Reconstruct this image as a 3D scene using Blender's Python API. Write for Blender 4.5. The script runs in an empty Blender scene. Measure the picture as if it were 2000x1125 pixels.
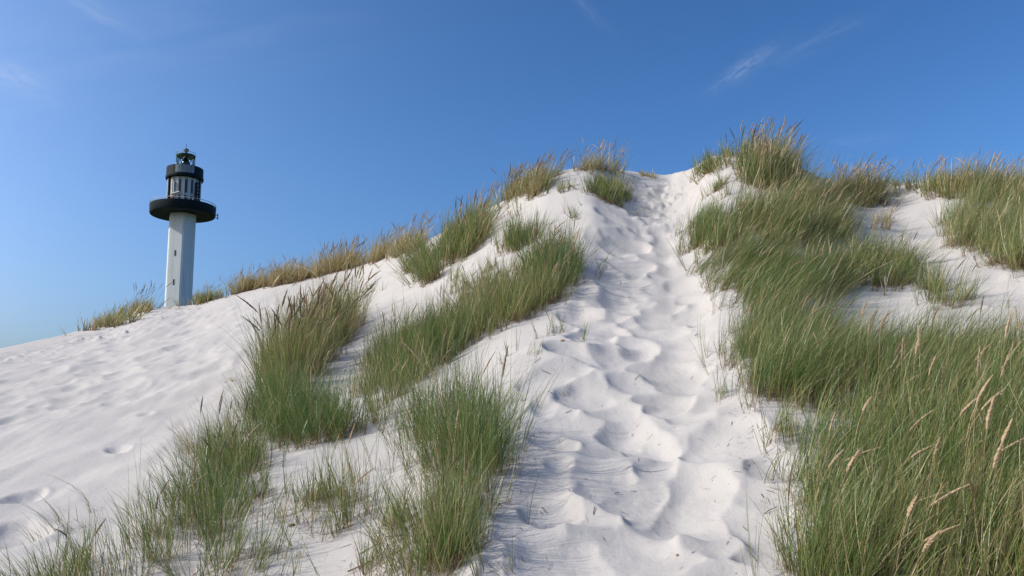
import bpy, bmesh, math
import numpy as np
from mathutils import Vector, Matrix

R = math.radians
SC = bpy.context.scene
COL = SC.collection
rng = np.random.default_rng(7)

# ------------------------------------------------------------------ camera
F = 1614.0                                   # focal length in pixels of a 2000 px wide picture
PITCH, ROLL = R(9.8), R(1.0)
FW = np.array([0, math.cos(PITCH), math.sin(PITCH)])
UP0 = np.array([0, -math.sin(PITCH), math.cos(PITCH)])
RT0 = np.array([1.0, 0, 0])
RT = RT0 * math.cos(ROLL) - UP0 * math.sin(ROLL)
UP = UP0 * math.cos(ROLL) + RT0 * math.sin(ROLL)
cam_d = bpy.data.cameras.new('camera')
cam = bpy.data.objects.new('camera', cam_d)
COL.objects.link(cam)
cam_d.sensor_width = 36.0
cam_d.lens = 36.0 * F / 2000.0
cam_d.clip_start = 0.05
cam_d.clip_end = 20000.0
m = Matrix.Identity(4)
for i in range(3):
    m[i][0], m[i][1], m[i][2] = RT[i], UP[i], -FW[i]
cam.matrix_world = m
SC.camera = cam

# ------------------------------------------------------------------ light
SUN_EL = R(37)
SX, SY = -0.975, -0.20                       # the sun stands to the left, a touch towards the camera
sun_dir = Vector((SX * math.cos(SUN_EL), SY * math.cos(SUN_EL), math.sin(SUN_EL))).normalized()
sd = bpy.data.lights.new('sun', 'SUN')
sd.energy = 3.8
sd.angle = R(0.55)
sd.color = (1.0, 0.94, 0.86)
sun = bpy.data.objects.new('sun', sd)
COL.objects.link(sun)
sun.rotation_euler = sun_dir.to_track_quat('Z', 'Y').to_euler()
SC.view_settings.view_transform = 'Standard'
SC.view_settings.look = 'None'
SC.view_settings.exposure = 0.0
SC.view_settings.gamma = 1.0
SC.view_settings.use_curve_mapping = False

W = bpy.data.worlds.new('World')
SC.world = W
W.use_nodes = True
nt = W.node_tree
nt.nodes.clear()


class NG:
    """small helper to write node graphs"""
    def __init__(self, tree):
        self.t = tree

    def n(self, kind, **kw):
        nd = self.t.nodes.new(kind)
        for k, v in kw.items():
            setattr(nd, k, v)
        return nd

    def l(self, a, b):
        self.t.links.new(a, b)

    def put(self, sock, v):
        if hasattr(v, 'is_output'):
            self.l(v, sock)
        else:
            sock.default_value = v

    def math(self, op, a, b=0.0, c=0.0, clamp=False):
        nd = self.n('ShaderNodeMath', operation=op, use_clamp=clamp)
        self.put(nd.inputs[0], a)
        self.put(nd.inputs[1], b)
        self.put(nd.inputs[2], c)
        return nd.outputs[0]

    def dot(self, a, vec):
        nd = self.n('ShaderNodeVectorMath', operation='DOT_PRODUCT')
        self.put(nd.inputs[0], a)
        nd.inputs[1].default_value = tuple(vec)
        return nd.outputs['Value']

    def comb(self, x, y, z=0.0):
        nd = self.n('ShaderNodeCombineXYZ')
        for s, v in zip(nd.inputs, (x, y, z)):
            self.put(s, v)
        return nd.outputs[0]

    def noise(self, vec, scale, detail=3.0, rough=0.5, dist=0.0):
        nd = self.n('ShaderNodeTexNoise')
        if vec is not None:
            self.l(vec, nd.inputs['Vector'])
        nd.inputs['Scale'].default_value = scale
        nd.inputs['Detail'].default_value = detail
        nd.inputs['Roughness'].default_value = rough
        nd.inputs['Distortion'].default_value = dist
        return nd.outputs['Fac']

    def mix(self, fac, a, b, blend='MIX'):
        nd = self.n('ShaderNodeMix', data_type='RGBA', blend_type=blend)
        self.put(nd.inputs[0], fac)
        self.put(nd.inputs[6], a)
        self.put(nd.inputs[7], b)
        return nd.outputs[2]

    def ramp(self, fac, stops):
        nd = self.n('ShaderNodeValToRGB')
        cr = nd.color_ramp
        while len(cr.elements) < len(stops):
            cr.elements.new(0.5)
        for e, (p, c) in zip(cr.elements, stops):
            e.position = p
            e.color = (*c, 1.0)
        self.put(nd.inputs[0], fac)
        return nd.outputs[0]

    def remap(self, v, a, b, c, d):
        nd = self.n('ShaderNodeMapRange')
        nd.clamp = True
        self.put(nd.inputs[0], v)
        for s, x in zip(nd.inputs[1:5], (a, b, c, d)):
            s.default_value = x
        return nd.outputs[0]


def pix_dir(px, py):
    d = F * FW + (px - 1000.0) * RT - (py - 562.5) * UP
    return d / np.linalg.norm(d)


g = NG(nt)
sky = g.n('ShaderNodeTexSky', sky_type='NISHITA')
sky.sun_disc = False
sky.sun_elevation = SUN_EL
sky.sun_rotation = math.atan2(SX, SY)
sky.altitude = 0
sky.air_density = 0.8
sky.dust_density = 4.2
sky.ozone_density = 3.0
geo = g.n('ShaderNodeTexCoord').outputs['Generated']


def wisp(px, py, ang, lx, ly, amp, scale=9.0, stretch=3.0, lo=0.42, hi=0.75):
    """cirrus streak: a soft elongated patch of fibrous noise round one direction of the sky"""
    d = pix_dir(px, py)
    rt = np.cross(d, [0, 0, 1.0]); rt /= np.linalg.norm(rt)
    up = np.cross(rt, d)
    ex = rt * math.cos(ang) + up * math.sin(ang)
    ey = -rt * math.sin(ang) + up * math.cos(ang)
    u = g.dot(geo, ex)
    v = g.dot(geo, ey)
    fwd = g.math('GREATER_THAN', g.dot(geo, d), 0.0)
    q = g.math('ADD', g.math('POWER', g.math('ABSOLUTE', g.math('DIVIDE', u, lx)), 2.0),
               g.math('POWER', g.math('ABSOLUTE', g.math('DIVIDE', v, ly)), 2.0))
    gauss = g.math('POWER', 2.718, g.math('MULTIPLY', q, -1.0))
    nz = g.noise(g.comb(u, g.math('MULTIPLY', v, stretch), px * 0.01), scale, 6.0, 0.6, 0.6)
    f = g.math('MULTIPLY', gauss, g.remap(nz, lo, hi, 0.0, 1.0))
    return g.math('MULTIPLY', g.math('MULTIPLY', f, fwd), amp)


ws = [
    wisp(1455, 130, R(29), 0.034, 0.0075, 0.22, 60, 3.5, 0.30, 0.8),
    wisp(1590, 85, R(19), 0.07, 0.009, 0.08, 18, 5, 0.35, 0.8),
    wisp(25, 150, R(-16), 0.035, 0.012, 0.24, 30, 3, 0.30, 0.8),
    wisp(175, 15, R(-25), 0.045, 0.010, 0.16, 22, 4, 0.32, 0.8),
    wisp(1150, 18, R(-48), 0.03, 0.006, 0.08, 25, 4, 0.32, 0.8),
    wisp(1680, 275, R(-5), 0.03, 0.006, 0.08, 25, 4, 0.32, 0.8),
    wisp(2010, 338, R(10), 0.022, 0.007, 0.9, 30, 2, 0.15, 0.6),
    wisp(200, 100, R(20), 0.25, 0.05, 0.07, 8, 5, 0.35, 0.9),
]
fac = ws[0]
for w_ in ws[1:]:
    fac = g.math('ADD', fac, w_)
fac = g.math('MINIMUM', fac, 0.9)
hsv = g.n('ShaderNodeHueSaturation')
hsv.inputs['Saturation'].default_value = 1.0
g.l(sky.outputs[0], hsv.inputs['Color'])
# the photograph's deeper, more contrasty blue: a power curve per channel over the whole sky
sc3 = g.n('ShaderNodeSeparateColor'); g.l(hsv.outputs[0], sc3.inputs[0])
cc3 = g.n('ShaderNodeCombineColor')
for i_, (p_, a_) in enumerate(((1.97, 6.72), (1.64, 4.35), (1.53, 3.78))):
    v_ = g.math('POWER', g.math('MULTIPLY', sc3.outputs[i_], 0.1), p_)
    g.l(g.math('MINIMUM', g.math('MULTIPLY', v_, a_ * 10), 11.0), cc3.inputs[i_])
colr = g.mix(fac, cc3.outputs[0], (8.5, 9.0, 9.8, 1))
bg = g.n('ShaderNodeBackground')
bg.inputs['Strength'].default_value = 0.10
g.l(colr, bg.inputs[0])
out = g.n('ShaderNodeOutputWorld')
g.l(bg.outputs[0], out.inputs[0])


# ------------------------------------------------------------------ helpers
def material(name):
    mt = bpy.data.materials.new(name)
    mt.use_nodes = True
    mt.node_tree.nodes.clear()
    gg = NG(mt.node_tree)
    o = gg.n('ShaderNodeOutputMaterial')
    return mt, gg, o


def simple_mat(name, col, rough=0.6, metal=0.0, var=0.12, scale=3.0, bump=0.0, spec=0.5):
    mt, gg, o = material(name)
    b = gg.n('ShaderNodeBsdfPrincipled')
    tc = gg.n('ShaderNodeTexCoord').outputs['Object']
    nz = gg.noise(tc, scale, 5, 0.6)
    c = gg.mix(gg.remap(nz, 0.3, 0.7, 0, 1), tuple(x * (1 - var) for x in col) + (1,), tuple(min(1, x * (1 + var)) for x in col) + (1,))
    gg.l(c, b.inputs['Base Color'])
    b.inputs['Roughness'].default_value = rough
    b.inputs['Metallic'].default_value = metal
    b.inputs['Specular IOR Level'].default_value = spec
    if bump:
        bp = gg.n('ShaderNodeBump')
        bp.inputs['Strength'].default_value = bump
        gg.l(gg.noise(tc, scale * 12, 4, 0.6), bp.inputs['Height'])
        gg.l(bp.outputs[0], b.inputs['Normal'])
    gg.l(b.outputs[0], o.inputs[0])
    return mt


def tag(o, label=None, cat=None, group=None, kind=None):
    for k, v in (('label', label), ('category', cat), ('group', group), ('kind', kind)):
        if v:
            o[k] = v
    return o


def mesh_np(name, verts, faces, mat, smooth=False, col=None):
    """faces: (n,4) or (n,3) int array"""
    me = bpy.data.meshes.new(name)
    nv, nf, k = len(verts), len(faces), faces.shape[1]
    me.vertices.add(nv)
    me.vertices.foreach_set('co', np.ascontiguousarray(verts, dtype=np.float32).ravel())
    me.loops.add(nf * k)
    me.loops.foreach_set('vertex_index', np.ascontiguousarray(faces, dtype=np.int32).ravel())
    me.polygons.add(nf)
    me.polygons.foreach_set('loop_start', np.arange(0, nf * k, k, dtype=np.int32))
    try:
        me.polygons.foreach_set('loop_total', np.full(nf, k, dtype=np.int32))
    except Exception:
        pass
    me.polygons.foreach_set('use_smooth', np.full(nf, smooth, dtype=bool))
    if col is not None:
        at = me.color_attributes.new('tint', 'FLOAT_COLOR', 'POINT')
        at.data.foreach_set('color', np.ascontiguousarray(col, dtype=np.float32).ravel())
    me.update(calc_edges=True)
    me.materials.append(mat)
    return me


def link(name, me, parent=None):
    o = bpy.data.objects.new(name, me)
    COL.objects.link(o)
    if parent is not None:
        o.parent = parent
    return o


# ------------------------------------------------------------------ terrain
def vnoise(x, y, seed):
    xi = np.floor(x).astype(np.int64); yi = np.floor(y).astype(np.int64)
    xf = x - xi; yf = y - yi

    def h(a, b):
        n = (a * 374761393 + b * 668265263 + seed * 1442695041) & 0x7fffffff
        n = ((n ^ (n >> 13)) * 1274126177) & 0x7fffffff
        n = n ^ (n >> 16)
        return (n & 0xffff) / 65535.0
    u = xf * xf * xf * (xf * (xf * 6 - 15) + 10); v = yf * yf * yf * (yf * (yf * 6 - 15) + 10)
    a, b, c, d = h(xi, yi), h(xi + 1, yi), h(xi, yi + 1), h(xi + 1, yi + 1)
    return (a * (1 - u) + b * u) * (1 - v) + (c * (1 - u) + d * u) * v - 0.5


def fbm(x, y, seed, octv=4, gain=0.5):
    s = 0; a = 1.0
    for i in range(octv):
        s = s + a * vnoise(x, y, seed + i * 17)
        x, y = x * 1.93 + y * 0.6 + 11.3, y * 1.93 - x * 0.6 + 5.7
        a *= gain
    return s


# crest of the dune as the eye meets it: picture column, picture row, metres away
CREST = [(-60, 695, 19), (0, 681, 19), (150, 648, 21), (235, 624, 22.5), (290, 604, 23), (340, 598, 23), (372, 597, 22.5), (440, 580, 21.5), (520, 560, 21),
         (600, 545, 20.5), (700, 520, 19.5), (770, 497, 18), (850, 462, 16.5), (920, 425, 15.5), (965, 402, 14.8), (1010, 378, 14.3), (1060, 346, 14),
         (1110, 330, 14), (1150, 324, 14), (1220, 333, 15), (1300, 343, 15.5), (1345, 333, 15), (1385, 308, 14), (1420, 300, 13.6), (1480, 303, 13.5),
         (1550, 315, 13.5), (1600, 343, 14), (1680, 358, 14.5), (1750, 359, 15), (1850, 352, 14.5), (1950, 362, 14), (2080, 372, 14)]
ca, ct, cr = [], [], []
for px, py, r in CREST:
    d = pix_dir(px, py)
    hh = math.hypot(d[0], d[1])
    ca.append(math.atan2(d[0], d[1])); ct.append(d[2] / hh); cr.append(r)
ca, ct, cr = map(np.array, (ca, ct, cr))

th_d = np.concatenate([np.arange(-46, -36.01, 0.16), np.arange(-36.0, 36.0001, 0.078), np.arange(36.16, 46.01, 0.16)])
th = np.radians(np.concatenate([np.arange(-180, -46.5, 2.5), th_d, np.arange(48, 181.1, 2.5)]))
th[-1] = th[0] + 2 * math.pi
rr = np.concatenate([[0.02, 0.3, 0.6, 0.9, 1.2], np.geomspace(1.4, 27, 640), np.geomspace(28, 4000, 60)])


def smooth_interp(x, xs, ys):
    w = R(0.35)
    return sum(np.interp(x + k * w, xs, ys) for k in (-1.2, -.6, 0, .6, 1.2)) / 5


H0 = 1.2
tc_ = smooth_interp(th, ca, ct)
rc_ = smooth_interp(th, ca, cr)
front = np.clip((R(105) - np.abs(th)) / R(50), 0, 1); front = front * front * (3 - 2 * front)
rb = np.interp(th, [R(-35), R(-15), R(0), R(35)], [4.0, 3.4, 3.0, 2.9])
tb = -0.166


def zbase(TC):
    # parabola through the ground under the eye, the sand at the lower edge of view and the crest
    e1 = tb + H0 / rb
    e2 = TC + H0 / rc_
    b = (e2 - e1) / (rc_ - rb)
    a = e1 - b * rb
    RR = rr[None, :]
    zf = -H0 + a[:, None] * RR + b[:, None] * RR ** 2
    zc = (TC * rc_)[:, None]
    k = 0.55
    zb = zc - 0.30 * (RR - rc_[:, None])
    hk = np.clip(0.5 + 0.5 * (zb - zf) / k, 0, 1)
    z = zb * (1 - hk) + zf * hk - k * hk * (1 - hk)
    fl = -1.5
    k = 1.0
    hk = np.clip(0.5 + 0.5 * (z - fl) / k, 0, 1)
    zz = fl * (1 - hk) + z * hk + k * hk * (1 - hk)
    far = np.clip((RR - 6) / 10, 0, 1)
    z = z * (1 - far) + zz * far
    return z


TC = tc_.copy()
for _ in range(4):
    Z = zbase(TC)
    tm = (Z[:, 8:640] / rr[None, 8:640]).max(axis=1)
    TC = TC + (tc_ - tm)
Z = zbase(TC)
Z = Z * front[:, None] + (-H0) * (1 - front[:, None])
X = np.sin(th)[:, None] * rr[None, :]
Y = np.cos(th)[:, None] * rr[None, :]
I0 = np.searchsorted(th, R(-45.8)); I1 = np.searchsorted(th, R(45.8))


def proj_ang(px, py):
    px = np.asarray(px, float); py = np.asarray(py, float)
    d = F * FW[None, :] + (px[:, None] - 1000.0) * RT[None, :] - (py[:, None] - 562.5) * UP[None, :]
    return np.arctan2(d[:, 0], d[:, 1]), d[:, 2] / np.hypot(d[:, 0], d[:, 1])


def cast(px, py, behind=0.5):
    """the place on the sand that a point of the picture shows -> (n,3)"""
    a, t = proj_ang(px, py)
    ii = np.interp(a, th[I0:I1], np.arange(I0, I1))
    i = np.floor(ii).astype(int); fr = (ii - i)[:, None]
    j1 = 650
    z = Z[i, :j1] * (1 - fr) + Z[i + 1, :j1] * fr
    tt = z / rr[None, :j1]
    tt[:, :6] = -9
    hit = tt >= t[:, None]
    first = hit.argmax(axis=1)
    none = ~hit.any(axis=1)
    top = tt.argmax(axis=1)
    first = np.where(none, top, np.maximum(first, 1))
    n = np.arange(len(a))
    t0, t1 = tt[n, first - 1], tt[n, first]
    f = np.clip((t - t0) / np.where(np.abs(t1 - t0) < 1e-9, 1, t1 - t0), 0, 1)
    r = np.where(none, rr[first] + rng.random(len(a)) * behind, rr[first - 1] * (1 - f) + rr[first] * f)
    zz = np.array([np.interp(r[k], rr[:j1], z[k]) for k in range(len(a))]) if len(a) < 200 else None
    if zz is None:
        jj = np.interp(r, rr[:j1], np.arange(j1)); j = np.minimum(jj.astype(int), j1 - 2); q = jj - j
        zz = z[n, j] * (1 - q) + z[n, j + 1] * q
    return np.stack([np.sin(a) * r, np.cos(a) * r, zz], axis=1)


def ground_z(x, y):
    a = np.arctan2(x, y); r = np.hypot(x, y)
    ii = np.interp(a, th[I0:I1], np.arange(I0, I1)); i = np.minimum(ii.astype(int), len(th) - 2); f = ii - i
    jj = np.interp(r, rr, np.arange(len(rr))); j = np.minimum(jj.astype(int), len(rr) - 2); q = jj - j
    return (Z[i, j] * (1 - q) + Z[i, j + 1] * q) * (1 - f) + (Z[i + 1, j] * (1 - q) + Z[i + 1, j + 1] * q) * f


def in_poly(poly, n, g_=None):
    g_ = g_ or rng
    P = np.array(poly, float)
    lo, hi = P.min(0), P.max(0)
    res = []
    cnt = 0
    while cnt < n:
        q = lo + g_.random((max(64, n * 3), 2)) * (hi - lo)
        inside = np.zeros(len(q), bool)
        j = len(P) - 1
        for i in range(len(P)):
            xi, yi = P[i]; xj, yj = P[j]
            if yi != yj:
                c = ((yi > q[:, 1]) != (yj > q[:, 1])) & (q[:, 0] < (xj - xi) * (q[:, 1] - yi) / (yj - yi) + xi)
                inside ^= c
            j = i
        q = q[inside]
        res.append(q); cnt += len(q)
    return np.concatenate(res)[:n]


def poly_area(poly):
    P = np.array(poly, float)
    x, y = P[:, 0], P[:, 1]
    return 0.5 * abs(np.dot(x, np.roll(y, -1)) - np.dot(y, np.roll(x, -1)))


# broad swells, faded out at the crest so the skyline stays
fade = np.clip((rc_[:, None] - rr[None, :]) / 3.5, 0.0, 1)
near = np.clip((rr[None, :] - 1.0) / 2.0, 0, 1)
leftw = np.clip((-X / np.maximum(Y, .1) - 0.10) / 0.25, 0, 1)          # 1 on the open face to the left
Z += fade * near * (1 - 0.6 * leftw) * 0.13 * fbm(X / 1.9 + 3, Y / 2.6, 3, 3)
Z += fade * near * 0.045 * fbm(X / 0.7, Y / 0.9, 9, 3)


def swell(px, py, rad, amp, sy=1.0):
    global Z
    c = cast([px], [py])[0]
    q = ((X - c[0]) ** 2 + ((Y - c[1]) / sy) ** 2) / rad ** 2
    Z = Z + amp * np.exp(-q) * (rr[None, :] < 30)


swell(990, 720, 0.6, 0.07, 1.4)
swell(1000, 1010, 0.5, 0.02, 1.6)
swell(720, 640, 0.6, -0.03, 1.5)
swell(1240, 800, 0.8, -0.03, 2.5)
swell(1440, 860, 0.35, 0.05, 2.5)
swell(1420, 620, 0.5, 0.06, 2.0)
swell(1230, 520, 1.0, -0.04, 2.0)
swell(1640, 640, 0.8, -0.12, 1.5)
swell(1750, 420, 1.0, -0.15, 1.5)

# wind-drawn streaks on the open left face, running up to the right
_a, _b = cast([230], [880])[0], cast([430], [700])[0]
SA = math.atan2(_b[1] - _a[1], _b[0] - _a[0])
ux, uy = math.cos(SA), math.sin(SA)
U_ = X * ux + Y * uy; V_ = -X * uy + Y * ux
Z += leftw * fade * near * (0.030 * fbm(U_ / 2.8, V_ / 0.55, 21, 3) + 0.010 * fbm(U_ / 0.9, V_ / 0.15, 31, 2))

# footprints and hollows
Pit = np.zeros_like(Z); Rim = np.zeros_like(Z)


def pit(c, rad, depth, ang, el, sharp=1.0, rim=0.12):
    r0 = math.hypot(c[0], c[1]); a0 = math.atan2(c[0], c[1])
    ext = rad * el * 2.0
    i0, i1 = np.searchsorted(th, [a0 - ext / r0, a0 + ext / r0]); j0, j1 = np.searchsorted(rr, [r0 - ext, r0 + ext])
    x = X[i0:i1, j0:j1] - c[0]; y = Y[i0:i1, j0:j1] - c[1]
    wx = fbm((x + c[0]) * 2.6, (y + c[1]) * 2.6, 41, 3); wy = fbm((x + c[0]) * 2.6 + 9, (y + c[1]) * 2.6, 43, 3)
    x = x + 0.11 * wx; y = y + 0.11 * wy
    wob = 1 + 0.28 * fbm((x + c[0]) * 3.3, (y + c[1]) * 3.3, 77, 2)
    u = (x * math.cos(ang) + y * math.sin(ang)) / (rad * el); v = (-x * math.sin(ang) + y * math.cos(ang)) / rad
    u = u + 0.25 * v * v
    q = np.sqrt(u * u + v * v) * wob
    bowl = depth * (np.clip(q, 0, 1) ** (2.2 * sharp) - 1)
    sub = Pit[i0:i1, j0:j1]
    np.minimum(sub, bowl, out=sub)
    Rim[i0:i1, j0:j1] = np.maximum(Rim[i0:i1, j0:j1], depth * rim * np.exp(-((q - 1.12) / 0.22) ** 2))


PATH = [(1232, 345), (1300, 348), (1345, 345), (1335, 440), (1355, 560), (1425, 680), (1470, 790), (1520, 900), (1545, 1010), (1540, 1240),
        (1000, 1240), (1010, 1060), (1040, 930), (1060, 800), (1080, 700), (1130, 610), (1155, 520), (1150, 450), (1235, 400)]
pr = np.random.default_rng(11)
pts = in_poly(PATH, 900, pr)
# even them out by distance on the ground
W3 = cast(pts[:, 0], pts[:, 1])
extra = in_poly([(1150, 460), (1340, 440), (1380, 600), (1100, 640)], 30, pr)
W3 = np.concatenate([W3, cast(extra[:, 0], extra[:, 1])])
keep = []
for p in W3:
    if all((p[0] - q[0]) ** 2 + (p[1] - q[1]) ** 2 > 0.21 ** 2 for q in keep):
        keep.append(p)
for p in keep:
    rad = pr.choice([pr.uniform(0.10, 0.16), pr.uniform(0.15, 0.24)])
    pit(p, rad, rad * pr.uniform(0.16, 0.42), pr.uniform(0.4, 2.6), pr.uniform(1.0, 1.6), sharp=pr.choice([0.85, 0.85, 1.9]), rim=pr.uniform(0.1, 0.3))
# the larger hollows that the photograph shows on the path
for px, py, rad, dep in [(1080, 985, .15, .10), (1110, 1080, .20, .12), (1285, 990, .15, .09), (1270, 865, .17, .11), (1315, 790, .13, .07), (1100, 805, .15, .07),
                         (1420, 850, .20, .09), (1500, 1060, .12, .06), (1200, 945, .16, .08), (1250, 1080, .17, .08), (1150, 770, .18, .08), (1190, 640, .2, .1),
                         (1290, 620, .2, .1), (1200, 485, .2, .1), (1180, 540, .2, .1), (1330, 560, .18, .09), (1300, 720, .2, .08)]:
    pit(cast([px], [py])[0], rad * 1.1, dep * 0.62, pr.uniform(0.6, 2.4), pr.uniform(1.0, 1.3), sharp=1.7, rim=.2)
# sparse tracks elsewhere
q_ = in_poly([(0, 690), (150, 655), (370, 612), (620, 560), (500, 660), (380, 760), (160, 800), (0, 860)], 85, pr)
for p in cast(q_[:, 0], q_[:, 1]):
    rad = pr.uniform(0.12, 0.24)
    pit(p, rad, rad * pr.uniform(0.07, 0.18), SA + pr.uniform(-.4, .4), pr.uniform(1.3, 2.4), rim=0.25)
for px, py, rad, dep in [(230, 878, .10, .05), (55, 970, .12, .06), (30, 1045, .17, .08), (20, 820, .16, .06), (80, 790, .15, .05), (130, 745, .15, .05), (25, 765, .15, .05),
                         (275, 810, .10, .03), (180, 690, .2, .06), (60, 715, .2, .07), (110, 700, .2, .06), (205, 650, .2, .07), (10, 700, .2, .06), (215, 668, .15, .06)]:
    pit(cast([px], [py])[0], rad, dep * .75, SA, 1.4, rim=.2)
q_ = in_poly([(1760, 372), (1830, 400), (1850, 500), (2000, 570), (2000, 620), (1880, 600), (1800, 480)], 26, pr)
for p in cast(q_[:, 0], q_[:, 1]):
    pit(p, pr.uniform(.15, .3), pr.uniform(.02, .05), pr.uniform(0, 3), 1.4, rim=.2)


def soften(A, n=1):
    for _ in range(n):
        A[1:-1, 1:-1] = (A[1:-1, 1:-1] * 2 + A[:-2, 1:-1] + A[2:, 1:-1] + A[1:-1, :-2] + A[1:-1, 2:]) / 6
    return A


Pit = soften(Pit, 3); Rim = soften(Rim, 6)
rimw = soften(np.clip((Pit + 0.012) / 0.012, 0, 1), 3)
Z += (Pit + Rim * rimw) * np.clip((rc_[:, None] + 0.6 - rr[None, :]) / 1.2, 0.25, 1)
# trodden texture inside the path
pathw = np.clip(-Pit * 18, 0, 1)
Z += pathw * (0.006 * fbm(X * 8, Y * 8, 55, 3) + 0.004 * np.abs(fbm(X * 17, Y * 17, 57, 2)))
# crumbly lumps where the crest of the path and the left hummock are broken
for (px, py, rx, amp) in [(1300, 400, .8, .06), (1290, 440, .7, .04), (300, 618, 1.6, .05), (205, 660, 0.7, .07), (30, 700, 0.8, .05), (1340, 350, .8, .05), (1170, 335, .6, .04)]:
    c = cast([px], [py])[0]
    ww = np.exp(-((X - c[0]) ** 2 + (Y - c[1]) ** 2) / rx ** 2)
    Z += ww * amp * (np.clip(fbm(X * 6.5, Y * 6.5, 61, 3) * 2.2 - 0.35, 0, 1) - 0.25 * np.clip(fbm(X * 4, Y * 4, 71, 2) * 2, 0, 1))
far = np.clip((rr[None, :] - 30) / 30, 0, 1)
Z += far * 1.2 * fbm(X / 40, Y / 40, 5, 3)

# ground material
sand, gs, so = material('pale_sand')
tc = gs.n('ShaderNodeTexCoord').outputs['Object']
bs = gs.n('ShaderNodeBsdfPrincipled')
n1 = gs.noise(tc, 1.3, 5, 0.55)
n2 = gs.noise(tc, 420, 2, 0.7)
n3 = gs.noise(tc, 14, 6, 0.65)
c = gs.mix(gs.remap(n1, 0.3, 0.7, 0, 1), (0.540, 0.513, 0.488, 1), (0.590, 0.563, 0.538, 1))
c = gs.mix(gs.remap(n3, 0.56, 0.80, 0, 0.35), c, (0.46, 0.44, 0.43, 1))
c = gs.mix(gs.remap(n2, 0.35, 0.70, 0.0, 0.42), c, (0.36, 0.335, 0.315, 1))
vo = gs.n('ShaderNodeTexVoronoi')
vo.inputs['Scale'].default_value = 26
gs.l(tc, vo.inputs['Vector'])
sp = gs.math('MULTIPLY', gs.math('LESS_THAN', vo.outputs['Distance'], 0.085), gs.math('GREATER_THAN', gs.noise(tc, 3.1, 3, .6), 0.56))
c = gs.mix(gs.math('MULTIPLY', sp, 0.75), c, (0.10, 0.075, 0.055, 1))
dist = gs.n('ShaderNodeVectorMath', operation='LENGTH'); gs.l(tc, dist.inputs[0])
dd = gs.math('ADD', dist.outputs['Value'], gs.math('MULTIPLY', gs.noise(tc, 0.12, 4, .6), 14.0))
c = gs.mix(gs.remap(dd, 38, 46, 0, 1), c, gs.mix(gs.noise(tc, 0.6, 5, .6), (0.035, 0.05, 0.02, 1), (0.10, 0.10, 0.05, 1)))
gs.l(c, bs.inputs['Base Color'])
bs.inputs['Roughness'].default_value = 0.95
bs.inputs['Specular IOR Level'].default_value = 0.15
bp = gs.n('ShaderNodeBump')
bp.inputs['Strength'].default_value = 0.5
bp.inputs['Distance'].default_value = 0.009
hgt = gs.math('ADD', gs.math('MULTIPLY', gs.noise(tc, 35, 6, 0.6), 1.0), gs.math('MULTIPLY', n2, 0.35))
gs.l(hgt, bp.inputs['Height'])
gs.l(bp.outputs[0], bs.inputs['Normal'])
gs.l(bs.outputs[0], so.inputs[0])

NT, NR = len(th), len(rr)
idx = np.arange(NT * NR).reshape(NT, NR)
fq = np.stack([idx[:-1, :-1], idx[:-1, 1:], idx[1:, 1:], idx[1:, :-1]], axis=-1).reshape(-1, 4)[:, ::-1]
gm = mesh_np('sand_dune', np.stack([X, Y, Z], axis=-1).reshape(-1, 3), fq, sand, smooth=True)
dune = link('sand_dune', gm)
tag(dune, 'pale sand dune rising to a grassy crest with a trodden path up its middle', kind='structure')

# ------------------------------------------------------------------ grass
def leaf_material(name, ramp, base, base_to, trans=0.30):
    mt, gg, o = material(name)
    at = gg.n('ShaderNodeAttribute'); at.attribute_name = 'tint'
    sep = gg.n('ShaderNodeSeparateColor'); gg.l(at.outputs['Color'], sep.inputs[0])
    c = gg.ramp(sep.outputs[0], ramp)
    c = gg.mix(gg.remap(sep.outputs[1], 0.0, base_to, 1.0, 0.0), c, base + (1,))
    c = gg.mix(gg.remap(sep.outputs[1], 0.80, 1.0, 0.0, 0.45), c, (0.30, 0.24, 0.12, 1))
    hs = gg.n('ShaderNodeHueSaturation')
    gg.l(c, hs.inputs['Color'])
    gg.l(gg.remap(sep.outputs[2], 0, 1, 0.45, 1.65), hs.inputs['Value'])
    b = gg.n('ShaderNodeBsdfPrincipled')
    gg.l(hs.outputs[0], b.inputs['Base Color'])
    b.inputs['Roughness'].default_value = 0.36
    b.inputs['Specular IOR Level'].default_value = 0.5
    tr = gg.n('ShaderNodeBsdfTranslucent')
    gg.l(hs.outputs[0], tr.inputs[0])
    mx = gg.n('ShaderNodeMixShader'); mx.inputs[0].default_value = trans
    gg.l(b.outputs[0], mx.inputs[1]); gg.l(tr.outputs[0], mx.inputs[2])
    gg.l(mx.outputs[0], o.inputs[0])
    return mt


LEAF = leaf_material('marram_leaf', [(0.0, (0.082, 0.160, 0.038)), (0.35, (0.145, 0.210, 0.050)), (0.62, (0.245, 0.240, 0.078)), (0.80, (0.38, 0.31, 0.14)), (1.0, (0.56, 0.45, 0.26))],
                     (0.21, 0.12, 0.06), 0.30, 0.34)
DEAD = leaf_material('dead_leaf', [(0.0, (0.10, 0.055, 0.030)), (0.5, (0.23, 0.145, 0.075)), (1.0, (0.42, 0.34, 0.21))], (0.12, 0.07, 0.04), 0.2, 0.15)


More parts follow.
